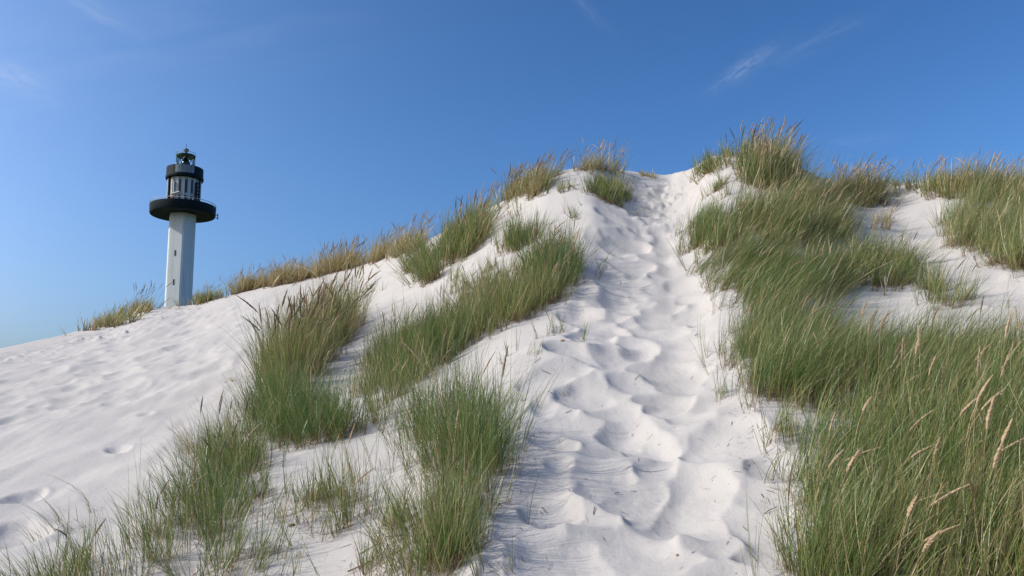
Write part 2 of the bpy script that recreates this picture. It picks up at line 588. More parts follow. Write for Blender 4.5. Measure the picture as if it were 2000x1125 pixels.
def head_material(name, a, b_):
    mt, gg, o = material(name)
    tcn = gg.n('ShaderNodeTexCoord').outputs['Object']
    nz = gg.noise(tcn, 160, 3, 0.6)
    b = gg.n('ShaderNodeBsdfPrincipled')
    oi = gg.n('ShaderNodeObjectInfo').outputs['Random']
    c = gg.mix(gg.remap(nz, 0.35, 0.65, 0, 1), a + (1,), b_ + (1,))
    hs = gg.n('ShaderNodeHueSaturation'); gg.l(c, hs.inputs['Color'])
    gg.l(gg.remap(oi, 0, 1, 0.75, 1.2), hs.inputs['Value'])
    gg.l(hs.outputs[0], b.inputs['Base Color'])
    b.inputs['Roughness'].default_value = 0.8
    tr = gg.n('ShaderNodeBsdfTranslucent'); gg.l(hs.outputs[0], tr.inputs[0])
    mx = gg.n('ShaderNodeMixShader'); mx.inputs[0].default_value = 0.2
    gg.l(b.outputs[0], mx.inputs[1]); gg.l(tr.outputs[0], mx.inputs[2])
    gg.l(mx.outputs[0], o.inputs[0])
    return mt


HEAD_PALE = head_material('seed_head_straw', (0.36, 0.24, 0.14), (0.60, 0.46, 0.29))
HEAD_DARK = head_material('seed_head_brown', (0.15, 0.11, 0.06), (0.30, 0.215, 0.12))


def blades(root, L, w, d0, bend, tint, rnd, rows=5, turn=None):
    """root (n,3), L, w (n,), d0 (n,3) start direction, bend (n,3) pull that grows along the leaf -> verts, faces, colours"""
    n = len(root)
    s = np.linspace(0, 1, rows)
    P = root[:, None, :] + L[:, None, None] * (d0[:, None, :] * (s[None, :, None] - 0.12 * (np.linalg.norm(bend, axis=1)[:, None, None]) * s[None, :, None] ** 2)
                                               + bend[:, None, :] * (s ** 2.1)[None, :, None])
    a = rng.random(n) * 2 * math.pi if turn is None else turn
    side = np.stack([np.cos(a), np.sin(a), 0.15 * rng.standard_normal(n)], axis=1)
    prof = np.array([0.75, 1.0, 0.92, 0.62, 0.06]) if rows == 5 else np.interp(s, [0, .2, .7, 1], [0.75, 1, .7, .06])
    off = side[:, None, :] * (w[:, None] * prof[None, :] * 0.5)[:, :, None]
    V = np.stack([P - off, P + off], axis=2).reshape(n, rows * 2, 3)
    k = np.arange(rows - 1) * 2
    f1 = np.stack([k, k + 1, k + 3, k + 2], axis=1)
    Fc = (np.arange(n)[:, None, None] * rows * 2 + f1[None]).reshape(-1, 4)
    C = np.zeros((n, rows * 2, 4)); C[:, :, 0] = tint[:, None]; C[:, :, 1] = np.repeat(s, 2)[None, :]; C[:, :, 2] = rnd[:, None]; C[:, :, 3] = 1
    return V.reshape(-1, 3), Fc, C.reshape(-1, 4)


def head_mesh(name, mat, bow, fat=1.0, seed=0):
    """a marram flower spike on its stalk, 1 unit tall, bowing towards +x"""
    q = np.random.default_rng(seed)
    vs, fs, cs = [], [], []

    def centre(s):
        return np.array([bow * s ** 2.4, 0.0, s * (1 - 0.25 * bow * s)])
    st = np.linspace(0, 0.78, 6)
    for k, s in enumerate(st):
        c0 = centre(s)
        for a in range(3):
            an = a * 2 * math.pi / 3
            vs.append(c0 + 0.0021 * np.array([math.cos(an), math.sin(an), 0]))
        if k:
            b = (k - 1) * 3
            for a in range(3):
                fs.append((b + a, b + (a + 1) % 3, b + 3 + (a + 1) % 3, b + 3 + a))
    o = len(vs)
    NS, NRg = 7, 15
    for k, s in enumerate(np.linspace(0.755, 1.0, NRg)):
        u = k / (NRg - 1)
        rad = 0.0105 * fat * (math.sin(math.pi * min(1, u * 0.86 + 0.10)) ** 0.65) * (1.0 - 0.3 * u) + 0.0004
        c0 = centre(s)
        for a in range(NS):
            an = a * 2 * math.pi / NS + (k % 2) * math.pi / NS
            rj = rad * (1 + 0.16 * q.standard_normal()) * (1.15 if (a + k) % 2 else 0.85)
            vs.append(c0 + rj * np.array([math.cos(an), math.sin(an), 0.25 * q.random()]))
        if k:
            b = o + (k - 1) * NS
            for a in range(NS):
                fs.append((b + a, b + (a + 1) % NS, b + NS + (a + 1) % NS, b + NS + a))
    return np.array(vs), np.array(fs)


HV = [head_mesh('seed_head', None, b_, f_, i) for i, (b_, f_) in enumerate([(0.10, 1.0), (0.30, 0.95), (0.36, 1.05), (0.16, 0.8)])]
HM = {(i, dk): mesh_np('seed_head', v, f, HEAD_DARK if dk else HEAD_PALE) for i, (v, f) in enumerate(HV) for dk in (0, 1)}
n_heads = [0]
N_BL = [0]


def clump(label, poly, H=0.5, cover=3.0, lean=0.15, spread=0.35, dry=0.15, heads=0, dark=0, leany=0.0, tuft=0.05, thatch=0.3, hh=1.18, width=1.0,
          name='marram_clump', cat='grass clump', tips=None, group='marram grass clumps on the dune', droop=0.18, stems=True):
    P = cast([np.mean([p[0] for p in poly])], [max(p[1] for p in poly) - 0.3 * (max(p[1] for p in poly) - min(p[1] for p in poly))])[0]
    r0 = math.hypot(P[0], P[1])
    root = bpy.data.objects.new(name, None)
    root.empty_display_size = 0.1
    COL.objects.link(root)
    root.location = P
    tag(root, label, cat, group)
    ppm = F / r0
    w0 = max(0.0023, 0.00042 * r0) * width
    cover = cover * (1.35 if cover > 1.5 else 1.0)
    tuft = 0.035 + 0.014 * min(cover, 3)
    barea = H * ppm * w0 * ppm * 0.55 * 0.75
    nb = int(max(24, cover * (poly_area(poly) + 0.5 * H * ppm * (max(p[0] for p in poly) - min(p[0] for p in poly))) / barea))
    nb = min(nb, 26000)
    per = 6
    nt_ = max(4, nb // per)
    # tillers gather in tufts
    nk = max(6, nt_ // 8)
    kc = in_poly(poly, nk)
    kw = cast(kc[:, 0], kc[:, 1])
    which = rng.integers(0, nk, nt_)
    rt_ = kw[which] + np.concatenate([rng.normal(0, tuft, (nt_, 2)), np.zeros((nt_, 1))], axis=1)
    strag = rng.random(nt_) < 0.10
    rt_[:, :2] += strag[:, None] * rng.normal(0, 0.05 + 0.010 * r0, (nt_, 2))
    kh = rng.uniform(0.60, 1.22, nk)[which]
    kl = rng.normal(0, 0.15, (nk, 2))[which]
    rt_[:, 2] = ground_z(rt_[:, 0], rt_[:, 1]) - 0.01
    tl = np.repeat(np.arange(nt_), per)
    n = len(tl)
    N_BL[0] += n
    base = rt_[tl] + np.concatenate([rng.normal(0, 0.009, (n, 2)), np.zeros((n, 1))], axis=1)
    outw = rt_[tl, :2] - kw[which[tl], :2]
    rnd2 = rng.normal(0, 1, (n, 2))
    tdir = rng.normal(0, 1, (nt_, 2))[tl]
    dirxy = np.stack([np.full(n, lean), np.full(n, leany)], axis=1) + kl[tl] + spread * (0.45 * rnd2 + 0.45 * tdir) * 0.6 + outw * 1.2
    d0 = np.concatenate([dirxy, np.ones((n, 1))], axis=1)
    d0 /= np.linalg.norm(d0, axis=1)[:, None]
    L = H * kh[tl] * np.clip(rng.normal(0.88, 0.26, n), 0.28, 1.45)
    bend = np.zeros((n, 3))
    mag = np.abs(rng.normal(0, 1, n))
    bend[:, 0] = lean * 0.75 + dirxy[:, 0] * 0.35 * mag
    bend[:, 1] = dirxy[:, 1] * 0.35 * mag + leany * 0.5
    bend[:, 2] = -droop * (0.3 + mag) * (0.5 + np.linalg.norm(dirxy, axis=1))
    tint = np.clip(rng.beta(1.4, 3.2, n) * 0.85 + (dry - 0.13) * 1.0 + 0.12 * rng.standard_normal(nt_)[tl] + rng.normal(0, .13, nk)[which[tl]], 0, 1)
    tint = np.where(rng.random(n) < 0.06 + 0.50 * dry, rng.uniform(0.72, 1.0, n), tint)
    rnd = np.clip(0.5 + 0.22 * rng.standard_normal(n), 0, 1)
    V, Fc, C = blades(base - P, L, w0 * rng.uniform(0.7, 1.35, n), d0, bend, tint, rnd, rows=5 if r0 > 3.6 else 6)
    o = link('leaf_blades', mesh_np('leaf_blades', V, Fc, LEAF, col=C), root)
    o['kind'] = 'stuff'
    # dead leaves lying round the foot
    nd = int(nb * 0.22 * max(thatch, 0.5) * 3)
    if nd > 5:
        t2 = rng.integers(0, nt_, nd)
        b2 = rt_[t2] + np.concatenate([rng.normal(0, 0.035, (nd, 2)), np.zeros((nd, 1))], axis=1)
        b2[:, 2] = ground_z(b2[:, 0], b2[:, 1]) + 0.004
        an = rng.random(nd) * 2 * math.pi
        el = np.abs(rng.normal(0.38, 0.32, nd))
        dd = np.stack([np.cos(an) * np.cos(el), np.sin(an) * np.cos(el), np.sin(el)], axis=1)
        L2 = H * rng.uniform(0.18, 0.50, nd)
        # keep them from diving into the slope
        end = b2 + dd * L2[:, None]
        gz = ground_z(end[:, 0], end[:, 1]) + 0.008
        dd[:, 2] += np.maximum(0, (gz - end[:, 2])) / L2
        bd = np.stack([np.zeros(nd), np.zeros(nd), -0.05 * np.ones(nd)], axis=1)
        V, Fc, C = blades(b2 - P, L2, w0 * rng.uniform(0.8, 1.5, nd), dd, bd, rng.random(nd), rng.random(nd))
        o = link('dead_leaves', mesh_np('dead_leaves', V, Fc, DEAD, col=C), root)
        o['kind'] = 'stuff'
    # flower spikes
    hp = []
    if heads:
        pk = rng.integers(0, nt_, heads)
        for k in pk:
            hp.append((rt_[k], H * hh * rng.uniform(0.82, 1.15)))
    if tips is not None:
        for tx, ty, hl in tips:
            a_, b_ = tx, ty
            gx, gy = tx - 0.36 * hl * ppm, ty + 0.85 * hl * ppm
            hp.append((cast([gx], [gy])[0], hl * 1.001 + 1000))
    joined = []
    for k, (p, hl) in enumerate(hp):
        hero = hl > 500
        hl = hl - 1000 if hero else hl
        v_ = int(rng.integers(0, 4)) if not hero else int(rng.integers(0, 3))
        rz = math.atan2(leany + rng.normal(0, .22), lean + 0.12 + rng.normal(0, .18))
        tilt = min(0.34, max(0.0, abs(lean) * 0.5 + rng.normal(0.04, .08)))
        Mx = Matrix.Rotation(rz, 4, 'Z') @ Matrix.Rotation(tilt, 4, 'Y')
        dk = 1 if rng.random() < dark else 0
        fat = (1.0 if r0 < 8 else 1.25) * rng.uniform(0.8, 1.1)
        sc = Vector((hl * 0 + fat, fat, hl)) if False else None
        big = r0 < 9.5 and n_heads[0] < 290
        S = Matrix.Diagonal((hl if hl > .6 else 0.6 * fat * 1.0, hl if hl > .6 else 0.6 * fat, hl, 1.0))
        S = Matrix.Diagonal((hl * 0.95 * fat, hl * 0.95 * fat, hl, 1.0)) if hl > 0.55 else Matrix.Diagonal((0.52 * fat, 0.52 * fat, hl, 1.0))
        if hero:
            S = Matrix.Diagonal((0.66, 0.66, hl, 1.0))
        MM = Matrix.Translation(Vector(p - P)) @ Mx @ S
        if big:
            ob = link('seed_head', HM[(v_, dk)], root)
            ob.matrix_local = MM
            n_heads[0] += 1
        else:
            A = np.array(MM)
            v, f = HV[v_]
            joined.append((v @ A[:3, :3].T + A[:3, 3], f, dk))
    for dk in (0, 1):
        js = [j for j in joined if j[2] == dk]
        if js:
            off = 0; vv = []; ff = []
            for v, f, _ in js:
                vv.append(v); ff.append(f + off); off += len(v)
            o = link('seed_heads', mesh_np('seed_heads', np.concatenate(vv), np.concatenate(ff), HEAD_DARK if dk else HEAD_PALE), root)
            o['kind'] = 'stuff'
    return root


# far crest on the left
clump('smallest tuft at the far left end of the ridge crest', [(152, 648), (172, 642), (205, 634), (200, 645)], 0.30, 1.2, 0.1, 0.4, 0.45, 3, 0.8)
clump('low olive tuft on the crest just left of the tuft with long thin stalks', [(178, 640), (205, 628), (232, 618), (262, 628), (225, 640)], 0.42, 2.5, 0.15, 0.5, 0.45, 6, 0.7)
clump('dark tuft with long thin flowering stalks left of the lighthouse foot', [(235, 618), (240, 606), (285, 600), (305, 606), (270, 614)], 0.42, 2.6, 0.15, 0.5, 0.5, 20, 0.8, hh=1.7)
clump('dark small tuft on the crest just right of the lighthouse foot', [(374, 597), (382, 588), (410, 584), (436, 582), (400, 594)], 0.40, 4.0, 0.12, 0.5, 0.4, 14, 0.8, hh=1.5)
clump('long brownish grass bank on the crest right of the lighthouse', [(456, 576), (462, 562), (520, 548), (600, 536), (606, 546), (530, 562)], 0.58, 6.0, 0.06, 0.7, 0.72, 40, 0.3)
clump('straw coloured grass bank in the middle of the left crest', [(612, 543), (618, 530), (660, 518), (696, 512), (700, 522), (650, 535)], 0.66, 6.5, 0.06, 0.65, 0.8, 45, 0.2)
clump('pale feathery grass bank at the right end of the left crest', [(712, 519), (718, 506), (760, 496), (815, 480), (815, 492), (750, 508)], 0.60, 4.6, 0.14, 0.5, 0.68, 45, 0.2)
# left and middle
clump('dark olive clump full of brown seed heads, leftmost of the big clumps', [(520, 745), (540, 710), (590, 672), (640, 635), (670, 605), (685, 622), (685, 655), (640, 710), (590, 752), (555, 770)], 0.70, 8.5, 0.0, 0.20, 0.34, 120, 0.65, thatch=.5)
clump('lush green clump directly below the dark olive seed head clump', [(500, 800), (520, 775), (575, 775), (640, 815), (692, 850), (650, 862), (590, 872), (535, 868), (505, 850)], 0.40, 5.0, -0.02, 0.42, 0.04, 4, 0.5)
clump('tiny tuft clinging beside the top right of the dark olive clump', [(698, 575), (722, 560), (728, 566), (705, 585)], 0.22, 1.5, 0.0, 0.6, 0.35, 0)
clump('green clump on the ridge with blades splayed to the left', [(800, 530), (815, 512), (848, 510), (862, 535), (850, 556), (820, 550)], 0.62, 6.0, -0.12, 0.42, 0.22, 8, 0.5, thatch=.5)
clump('tall green clump on the ridge with seed heads bent over the sky', [(852, 505), (866, 480), (905, 452), (940, 438), (946, 462), (930, 492), (888, 518)], 0.66, 7.0, 0.08, 0.25, 0.15, 45, 0.35)
clump('thin stalks on the skyline between the two tall ridge clumps', [(948, 408), (975, 398), (982, 392), (955, 412)], 0.50, 1.1, 0.25, 0.3, 0.35, 14, 0.4)
clump('golden brown clump crowded with seed heads on the skyline', [(984, 392), (990, 372), (1030, 360), (1060, 352), (1062, 378), (1020, 386)], 0.52, 6.0, 0.12, 0.25, 0.5, 90, 0.35)
clump('few tall bent stalks right of the golden brown skyline clump', [(1070, 350), (1090, 338), (1095, 344), (1080, 352)], 0.42, 1.0, 0.25, 0.3, 0.4, 12, 0.4)
clump('thin upright tuft below the few bent skyline stalks', [(1086, 370), (1118, 364), (1120, 374), (1092, 377)], 0.30, 1.2, 0.05, 0.35, 0.2, 0)
clump('small single tuft just left of the thin upright tuft', [(1050, 378), (1066, 372), (1066, 382)], 0.2, 1.0, 0.05, 0.35, 0.2, 0)
clump('straw coloured clump with wind-bent plumes on top of the left knoll', [(1135, 336), (1142, 326), (1195, 326), (1215, 334), (1190, 342)], 0.42, 2.2, 0.2, 0.45, 0.6, 32, 0.15, hh=1.35)
clump('dark green bushy tuft on the knoll below the wind-bent plumes', [(1148, 378), (1165, 365), (1215, 362), (1222, 385), (1212, 402), (1185, 396)], 0.34, 4.5, 0.05, 0.5, 0.18, 0, thatch=.9)
clump('sparse pale tuft standing alone below the knoll', [(1103, 420), (1112, 416), (1132, 420), (1125, 428)], 0.30, 1.0, 0.05, 0.4, 0.35, 0, thatch=.8)
clump('dry flattened scrap of grass where the path meets the sky', [(1252, 342), (1262, 338), (1282, 342), (1278, 348)], 0.14, 1.6, -0.1, 0.7, 0.9, 0)
clump('upright green clump at the top of the middle grass', [(985, 485), (992, 462), (1035, 458), (1040, 485), (1010, 495)], 0.42, 4.0, 0.0, 0.35, 0.15, 5, 0.4)
clump('dense deep green clump casting its shadow on the path edge', [(1030, 560), (1030, 525), (1060, 505), (1095, 508), (1120, 525), (1120, 550), (1085, 572), (1055, 572)], 0.52, 7.0, 0.02, 0.25, 0.08, 22, 0.2, thatch=.5)
clump('thin olive grass in the gap left of the deep green clump', [(935, 580), (945, 530), (975, 505), (1020, 510), (1030, 560), (985, 585)], 0.36, 1.3, 0.05, 0.35, 0.35, 6, 0.3)
clump('thin grass on the sand between the two ridge clumps and the middle slope', [(868, 585), (885, 545), (930, 530), (945, 560), (920, 590)], 0.34, 1.2, 0.02, 0.4, 0.25, 2, 0.3)
clump('olive clump with golden arching spikes in the middle of the slope', [(880, 640), (905, 600), (985, 582), (1060, 585), (1095, 580), (1050, 612), (1000, 635), (930, 662)], 0.42, 4.6, 0.03, 0.32, 0.28, 26, 0.1, thatch=.5)
clump('broad soft green clump with a sharp lower edge', [(730, 705), (780, 670), (840, 645), (925, 655), (930, 668), (880, 705), (830, 740), (780, 770), (745, 755)], 0.46, 6.0, 0.03, 0.3, 0.12, 14, 0.2, thatch=.4)
clump('thin light green grass hanging below the broad soft clump', [(690, 760), (735, 745), (790, 775), (850, 760), (800, 830), (760, 850), (720, 845)], 0.36, 1.5, 0.0, 0.35, 0.25, 3, 0.3)
clump('tall green clump right of the middle with long shadows beside it', [(800, 870), (815, 800), (860, 790), (905, 810), (940, 870), (962, 920), (950, 955), (900, 945), (840, 925)], 0.50, 4.2, 0.0, 0.33, 0.06, 6, 0.3, thatch=.5)
clump('sparse upright blades at the right rim of the tall green clump', [(925, 800), (945, 790), (972, 860), (968, 885), (945, 850)], 0.30, 0.45, 0.05, 0.3, 0.1, 0)
clump('loose grass with brown litter at the bottom of the middle', [(745, 1000), (800, 975), (870, 965), (910, 1000), (895, 1060), (860, 1120), (800, 1110), (770, 1060)], 0.33, 2.0, 0.0, 0.38, 0.25, 2, 0.5, thatch=1.4)
clump('green clump cut by the lower edge in the middle', [(830, 1150), (850, 1090), (885, 1060), (900, 1090), (880, 1150)], 0.30, 3.0, 0.0, 0.35, 0.2, 0, thatch=1)
clump('thin grass with red brown litter left of the tall green clump', [(592, 1040), (610, 985), (660, 960), (700, 975), (705, 1040), (650, 1075), (615, 1080)], 0.31, 1.4, 0.0, 0.33, 0.2, 3, 0.4, thatch=.7)
clump('single blades scattered between the two thin stands at the bottom', [(690, 1125), (700, 1060), (760, 1060), (780, 1140), (730, 1160)], 0.20, 0.5, 0.0, 0.45, 0.35, 0, thatch=1.6)
clump('green clump left of the lush clump, second in the diagonal row', [(405, 925), (425, 890), (480, 880), (520, 885), (520, 925), (500, 945), (440, 945)], 0.36, 2.6, 0.0, 0.42, 0.12, 5, 0.7)
clump('narrow green clump hanging low under the diagonal row', [(495, 1005), (500, 960), (520, 950), (528, 1000)], 0.24, 0.8, -0.05, 0.35, 0.15, 0)
clump('wide green clump with wispy top in the lower left', [(330, 985), (365, 960), (430, 965), (450, 1000), (430, 1060), (400, 1085), (370, 1040)], 0.34, 2.8, -0.08, 0.42, 0.12, 5, 0.5)
clump('upright blades cut by the lower edge under the wide green clump', [(395, 1150), (405, 1090), (435, 1085), (445, 1150)], 0.28, 1.5, -0.05, 0.3, 0.2, 0, thatch=.8)
clump('narrow tuft left of the wide green clump', [(245, 1080), (262, 1050), (315, 1045), (325, 1070), (285, 1090)], 0.28, 1.3, -0.04, 0.33, 0.15, 3, 0.8)
clump('small tuft swept to the left at the lower left', [(110, 1030), (125, 1022), (140, 1030), (130, 1038)], 0.24, 1.1, -0.5, 0.4, 0.2, 0)
clump('sparse blades along the lower left edge', [(60, 1150), (80, 1100), (160, 1090), (240, 1110), (240, 1150), (150, 1160)], 0.24, 0.7, -0.12, 0.4, 0.15, 2, 0.8)
clump('few blades in the bottom left corner', [(-20, 1160), (0, 1125), (50, 1130), (60, 1160)], 0.22, 0.45, -0.3, 0.45, 0.2, 0)
clump('sparse blades on bare sand at the bottom between the left clumps', [(470, 1150), (480, 1105), (560, 1095), (570, 1150)], 0.22, 0.45, 0.0, 0.4, 0.15, 0)
clump('pale wispy stalks at the left rim of the diagonal row', [(335, 905), (350, 880), (400, 862), (410, 880), (370, 915)], 0.30, 0.5, -0.25, 0.55, 0.6, 0)
clump('wispy blades between the two upper clumps of the diagonal row', [(405, 865), (430, 845), (470, 840), (480, 860), (440, 875)], 0.30, 0.7, -0.12, 0.5, 0.4, 3, 0.8)
clump('dried star shaped sprig alone on the open left sand', [(455, 742), (460, 738), (468, 742), (462, 747)], 0.14, 0.7, -0.1, 1.5, 0.75, 0, thatch=1.2)
clump('upright sparse blades beside the path below the deep green clump', [(1066, 655), (1075, 645), (1102, 648), (1100, 660)], 0.27, 0.75, 0.0, 0.3, 0.15, 0, thatch=.9)
clump('few short blades on the smooth mound left of the path', [(972, 705), (985, 695), (998, 702), (988, 712)], 0.19, 0.4, 0.0, 0.3, 0.15, 0)
clump('two or three blades between the mound and the path', [(1022, 700), (1032, 690), (1046, 698), (1036, 708)], 0.17, 0.25, 0.05, 0.3, 0.15, 0)
clump('single bent blades beside the little sand scarp', [(1022, 780), (1035, 770), (1048, 778), (1038, 790)], 0.14, 0.2, 0.1, 0.6, 0.3, 0)
# right
clump('dark tuft at the left end of the right hand crest', [(1362, 330), (1372, 322), (1402, 322), (1412, 330), (1390, 338)], 0.27, 4.0, -0.03, 0.5, 0.25, 0, thatch=.8)
clump('short dry tuft in front of the big crest clump', [(1408, 305), (1428, 300), (1438, 306), (1420, 310)], 0.32, 1.6, 0.08, 0.3, 0.35, 6, 0.6)
clump('thin grass running down under the dark crest tuft', [(1372, 395), (1378, 350), (1402, 345), (1420, 380), (1410, 405)], 0.30, 0.9, 0.02, 0.3, 0.3, 0)
clump('big rounded clump on the highest point of the crest', [(1440, 340), (1450, 308), (1490, 300), (1530, 308), (1560, 340), (1560, 372), (1510, 372), (1465, 368)], 0.60, 5.5, 0.16, 0.34, 0.27, 90, 0.25, thatch=.5)
clump('grey green grass below the highest clump', [(1440, 440), (1460, 395), (1540, 385), (1610, 392), (1650, 430), (1650, 470), (1600, 490), (1520, 485)], 0.48, 5.0, 0.25, 0.35, 0.28, 55, 0.2)
clump('glossy green clump on the left edge of the right grass', [(1335, 465), (1345, 440), (1400, 430), (1440, 450), (1440, 485), (1390, 500), (1360, 490)], 0.44, 4.2, 0.18, 0.4, 0.12, 5, 0.2)
clump('combed down green grass overhanging the path on its right', [(1362, 510), (1400, 495), (1480, 500), (1550, 520), (1600, 555), (1560, 600), (1500, 605), (1450, 602), (1400, 560)], 0.40, 4.2, 0.45, 0.45, 0.14, 18, 0.1, thatch=.4)
clump('dark leaning clump above the combed down grass', [(1540, 560), (1560, 520), (1620, 510), (1650, 550), (1630, 590), (1580, 590)], 0.42, 3.0, 0.28, 0.35, 0.18, 10, 0.2)
clump('clump with pinkish plumes on the skyline right of the highest clump', [(1622, 385), (1632, 365), (1690, 362), (1715, 376), (1720, 398), (1690, 405), (1650, 402)], 0.50, 4.2, 0.14, 0.38, 0.42, 70, 0.3, thatch=1)
clump('very thin reddish stalks below the pinkish plumes', [(1690, 445), (1705, 430), (1745, 430), (1750, 450), (1715, 455)], 0.28, 0.7, 0.15, 0.35, 0.65, 12, 0.3)
clump('green clump standing in the sand hollow on the right', [(1645, 550), (1655, 515), (1700, 500), (1760, 505), (1790, 540), (1780, 560), (1720, 568)], 0.40, 2.8, 0.14, 0.35, 0.25, 10, 0.3, thatch=.9)
clump('small green clump at the right end of the sand hollow', [(1795, 590), (1805, 560), (1840, 558), (1868, 580), (1862, 605), (1820, 605)], 0.33, 1.8, 0.14, 0.4, 0.2, 4, 0.3)
clump('low skyline grass at the top of the right hand sand lane', [(1765, 365), (1775, 358), (1830, 362), (1870, 375), (1850, 392), (1810, 380)], 0.42, 2.2, 0.12, 0.3, 0.35, 32, 0.4)
clump('distant grass fringe on the skyline between pinkish plumes and sand lane', [(1700, 362), (1720, 357), (1760, 358), (1755, 364)], 0.18, 1.2, 0.1, 0.3, 0.3, 0)
clump('row of plumed grass along the skyline at the far right', [(1850, 385), (1860, 362), (1930, 362), (2400, 392), (2400, 430), (1940, 400)], 0.50, 4.6, 0.25, 0.3, 0.36, 190, 0.25)
clump('broad green clump below the plumed skyline row at the right edge', [(1848, 450), (1855, 405), (1930, 395), (2400, 460), (2400, 700), (1990, 530), (1920, 500), (1865, 480)], 0.48, 5.5, 0.2, 0.35, 0.24, 42, 0.15, thatch=.8)
clump('thick green stand at the upper left corner of the large right grass', [(1425, 700), (1455, 640), (1520, 608), (1600, 615), (1660, 700), (1620, 790), (1560, 800), (1500, 790), (1465, 740)], 0.42, 4.8, 0.24, 0.45, 0.15, 9, 0.05, tips=[(1510, 568, .45), (1575, 565, .45), (1592, 585, .45), (1622, 578, .45)])
clump('back row of the large right grass against the pale sand lane', [(1640, 730), (1660, 690), (1760, 680), (1880, 690), (2350, 720), (2350, 820), (1900, 805), (1750, 805)], 0.42, 4.0, 0.24, 0.45, 0.2, 22, 0.1, tips=[(1735, 605, .4), (1835, 705, .45), (1790, 700, .45), (1850, 640, .4)])
clump('thinning grass with visible dark stems inside the right stand', [(1560, 830), (1580, 790), (1660, 790), (1740, 800), (1700, 850), (1620, 860)], 0.24, 1.3, 0.25, 0.5, 0.3, 3, 0.1, thatch=1.0)
clump('low tufts on the sand at the left foot of the right stand', [(1495, 840), (1500, 815), (1545, 820), (1580, 870), (1560, 885), (1520, 865)], 0.22, 0.9, 0.15, 0.45, 0.2, 0, thatch=.5)
clump('few crossing blades on the sand right of the path', [(1395, 765), (1410, 755), (1445, 765), (1450, 780), (1420, 778)], 0.18, 0.4, 0.1, 0.6, 0.15, 0)
clump('slender upright blades at the left corner of the right stand', [(1416, 700), (1422, 690), (1436, 694), (1432, 706)], 0.26, 0.6, 0.05, 0.2, 0.2, 0)
clump('green stand left of the tall bent spikes in the foreground', [(1565, 960), (1575, 890), (1640, 870), (1720, 840), (1790, 840), (1790, 1000), (1700, 1030), (1610, 1020)], 0.32, 2.9, 0.24, 0.45, 0.15, 4, 0.05, tips=[(1775, 872, .42), (1625, 882, .36), (1740, 768, .45), (1672, 935, .36), (1645, 915, .33)])
clump('tall stand on the right edge with three parallel pale spikes', [(1790, 930), (1790, 820), (1880, 800), (2300, 850), (2300, 1020), (1900, 1010)], 0.44, 3.2, 0.24, 0.45, 0.18, 12, 0.05, tips=[(1945, 788, .5), (1966, 790, .5), (1902, 800, .46), (1925, 882, .42), (2000, 865, .45), (1997, 900, .42)])
clump('foreground grass cut by the lower edge right of the path', [(1560, 1090), (1570, 1030), (1640, 1030), (1720, 1050), (1720, 1180), (1570, 1180)], 0.30, 3.0, 0.14, 0.45, 0.16, 0)
clump('nearest grass with stout pale spikes at the lower right', [(1700, 1180), (1720, 1050), (1800, 1020), (1900, 1030), (1900, 1200)], 0.33, 2.6, 0.2, 0.45, 0.25, 2, 0.0, tips=[(1767, 948, .32), (1812, 978, .36), (1812, 1015, .32), (1795, 1050, .30), (1812, 1082, .30)])
clump('nearest grass in the lower right corner', [(1890, 1200), (1890, 1030), (1960, 1015), (2280, 1030), (2280, 1240)], 0.34, 2.8, 0.18, 0.42, 0.28, 2, 0.0, tips=[(1992, 935, .34), (1960, 1010, .3)])

clump('thin scattered blades on the sand across the lower left corner', [(130, 1075), (330, 1090), (400, 1150), (60, 1160)], 0.24, 0.4, -0.08, 0.5, 0.2, 0)
clump('faint scatter of blades between the diagonal row and the lower middle grass', [(450, 1000), (560, 930), (700, 880), (740, 960), (600, 1010), (520, 1090), (450, 1090)], 0.24, 0.28, 0.0, 0.5, 0.2, 0, thatch=1.5)


# ------------------------------------------------------------------ lighthouse
d0 = pix_dir(357, 421)
LD = 132.0
LX, LY = d0[0] / math.hypot(d0[0], d0[1]) * LD, d0[1] / math.hypot(d0[0], d0[1]) * LD


def lz(py):
    """height on the tower's axis that the picture shows on row py"""
    k = (562.5 - py) / F
    a = np.dot([LX, LY, 0], UP); b = np.dot([LX, LY, 0], FW)
    return (k * b - a) / (UP[2] - k * FW[2])


MP = np.dot([LX, LY, 30], FW) / F * 1.0           # metres per picture pixel at the tower
GZ = float(ground_z(np.array([LX]), np.array([LY]))[0])
ROOT = bpy.data.objects.new('lighthouse', None)
COL.objects.link(ROOT)
ROOT.location = (LX, LY, GZ)
ROOT.rotation_euler = (0, 0, math.atan2(-LX, LY))  # local -y looks at the camera's place
tag(ROOT, 'slender pale grey six sided lighthouse with black round gallery and small green topped lantern', 'lighthouse')

PAINT = simple_mat('tower_paint', (0.76, 0.79, 0.79), 0.75, 0, 0.06, 0.35, 0.05)
_t = PAINT.node_tree; _g = NG(_t)
_b = [n for n in _t.nodes if n.type == 'BSDF_PRINCIPLED'][0]
_src = _b.inputs['Base Color'].links[0].from_socket
_mp = _g.n('ShaderNodeMapping'); _mp.inputs['Scale'].default_value = (1.0, 1.0, 0.035)
_g.l(_g.n('ShaderNodeTexCoord').outputs['Object'], _mp.inputs[0])
_g.l(_g.mix(_g.remap(_g.noise(_mp.outputs[0], 2.2, 5, .65), 0.52, 0.78, 0, 0.55), _src, (0.42, 0.45, 0.42, 1)), _b.inputs['Base Color'])
BLACK = simple_mat('gallery_black', (0.005, 0.014, 0.020), 0.55, 0, 0.3, 0.6, spec=0.15)
WHITE = simple_mat('drum_white', (0.56, 0.55, 0.53), 0.55, 0, 0.08, 0.8)
GREYP = simple_mat('panel_grey', (0.20, 0.25, 0.28), 0.45, 0.0, 0.25, 0.7)
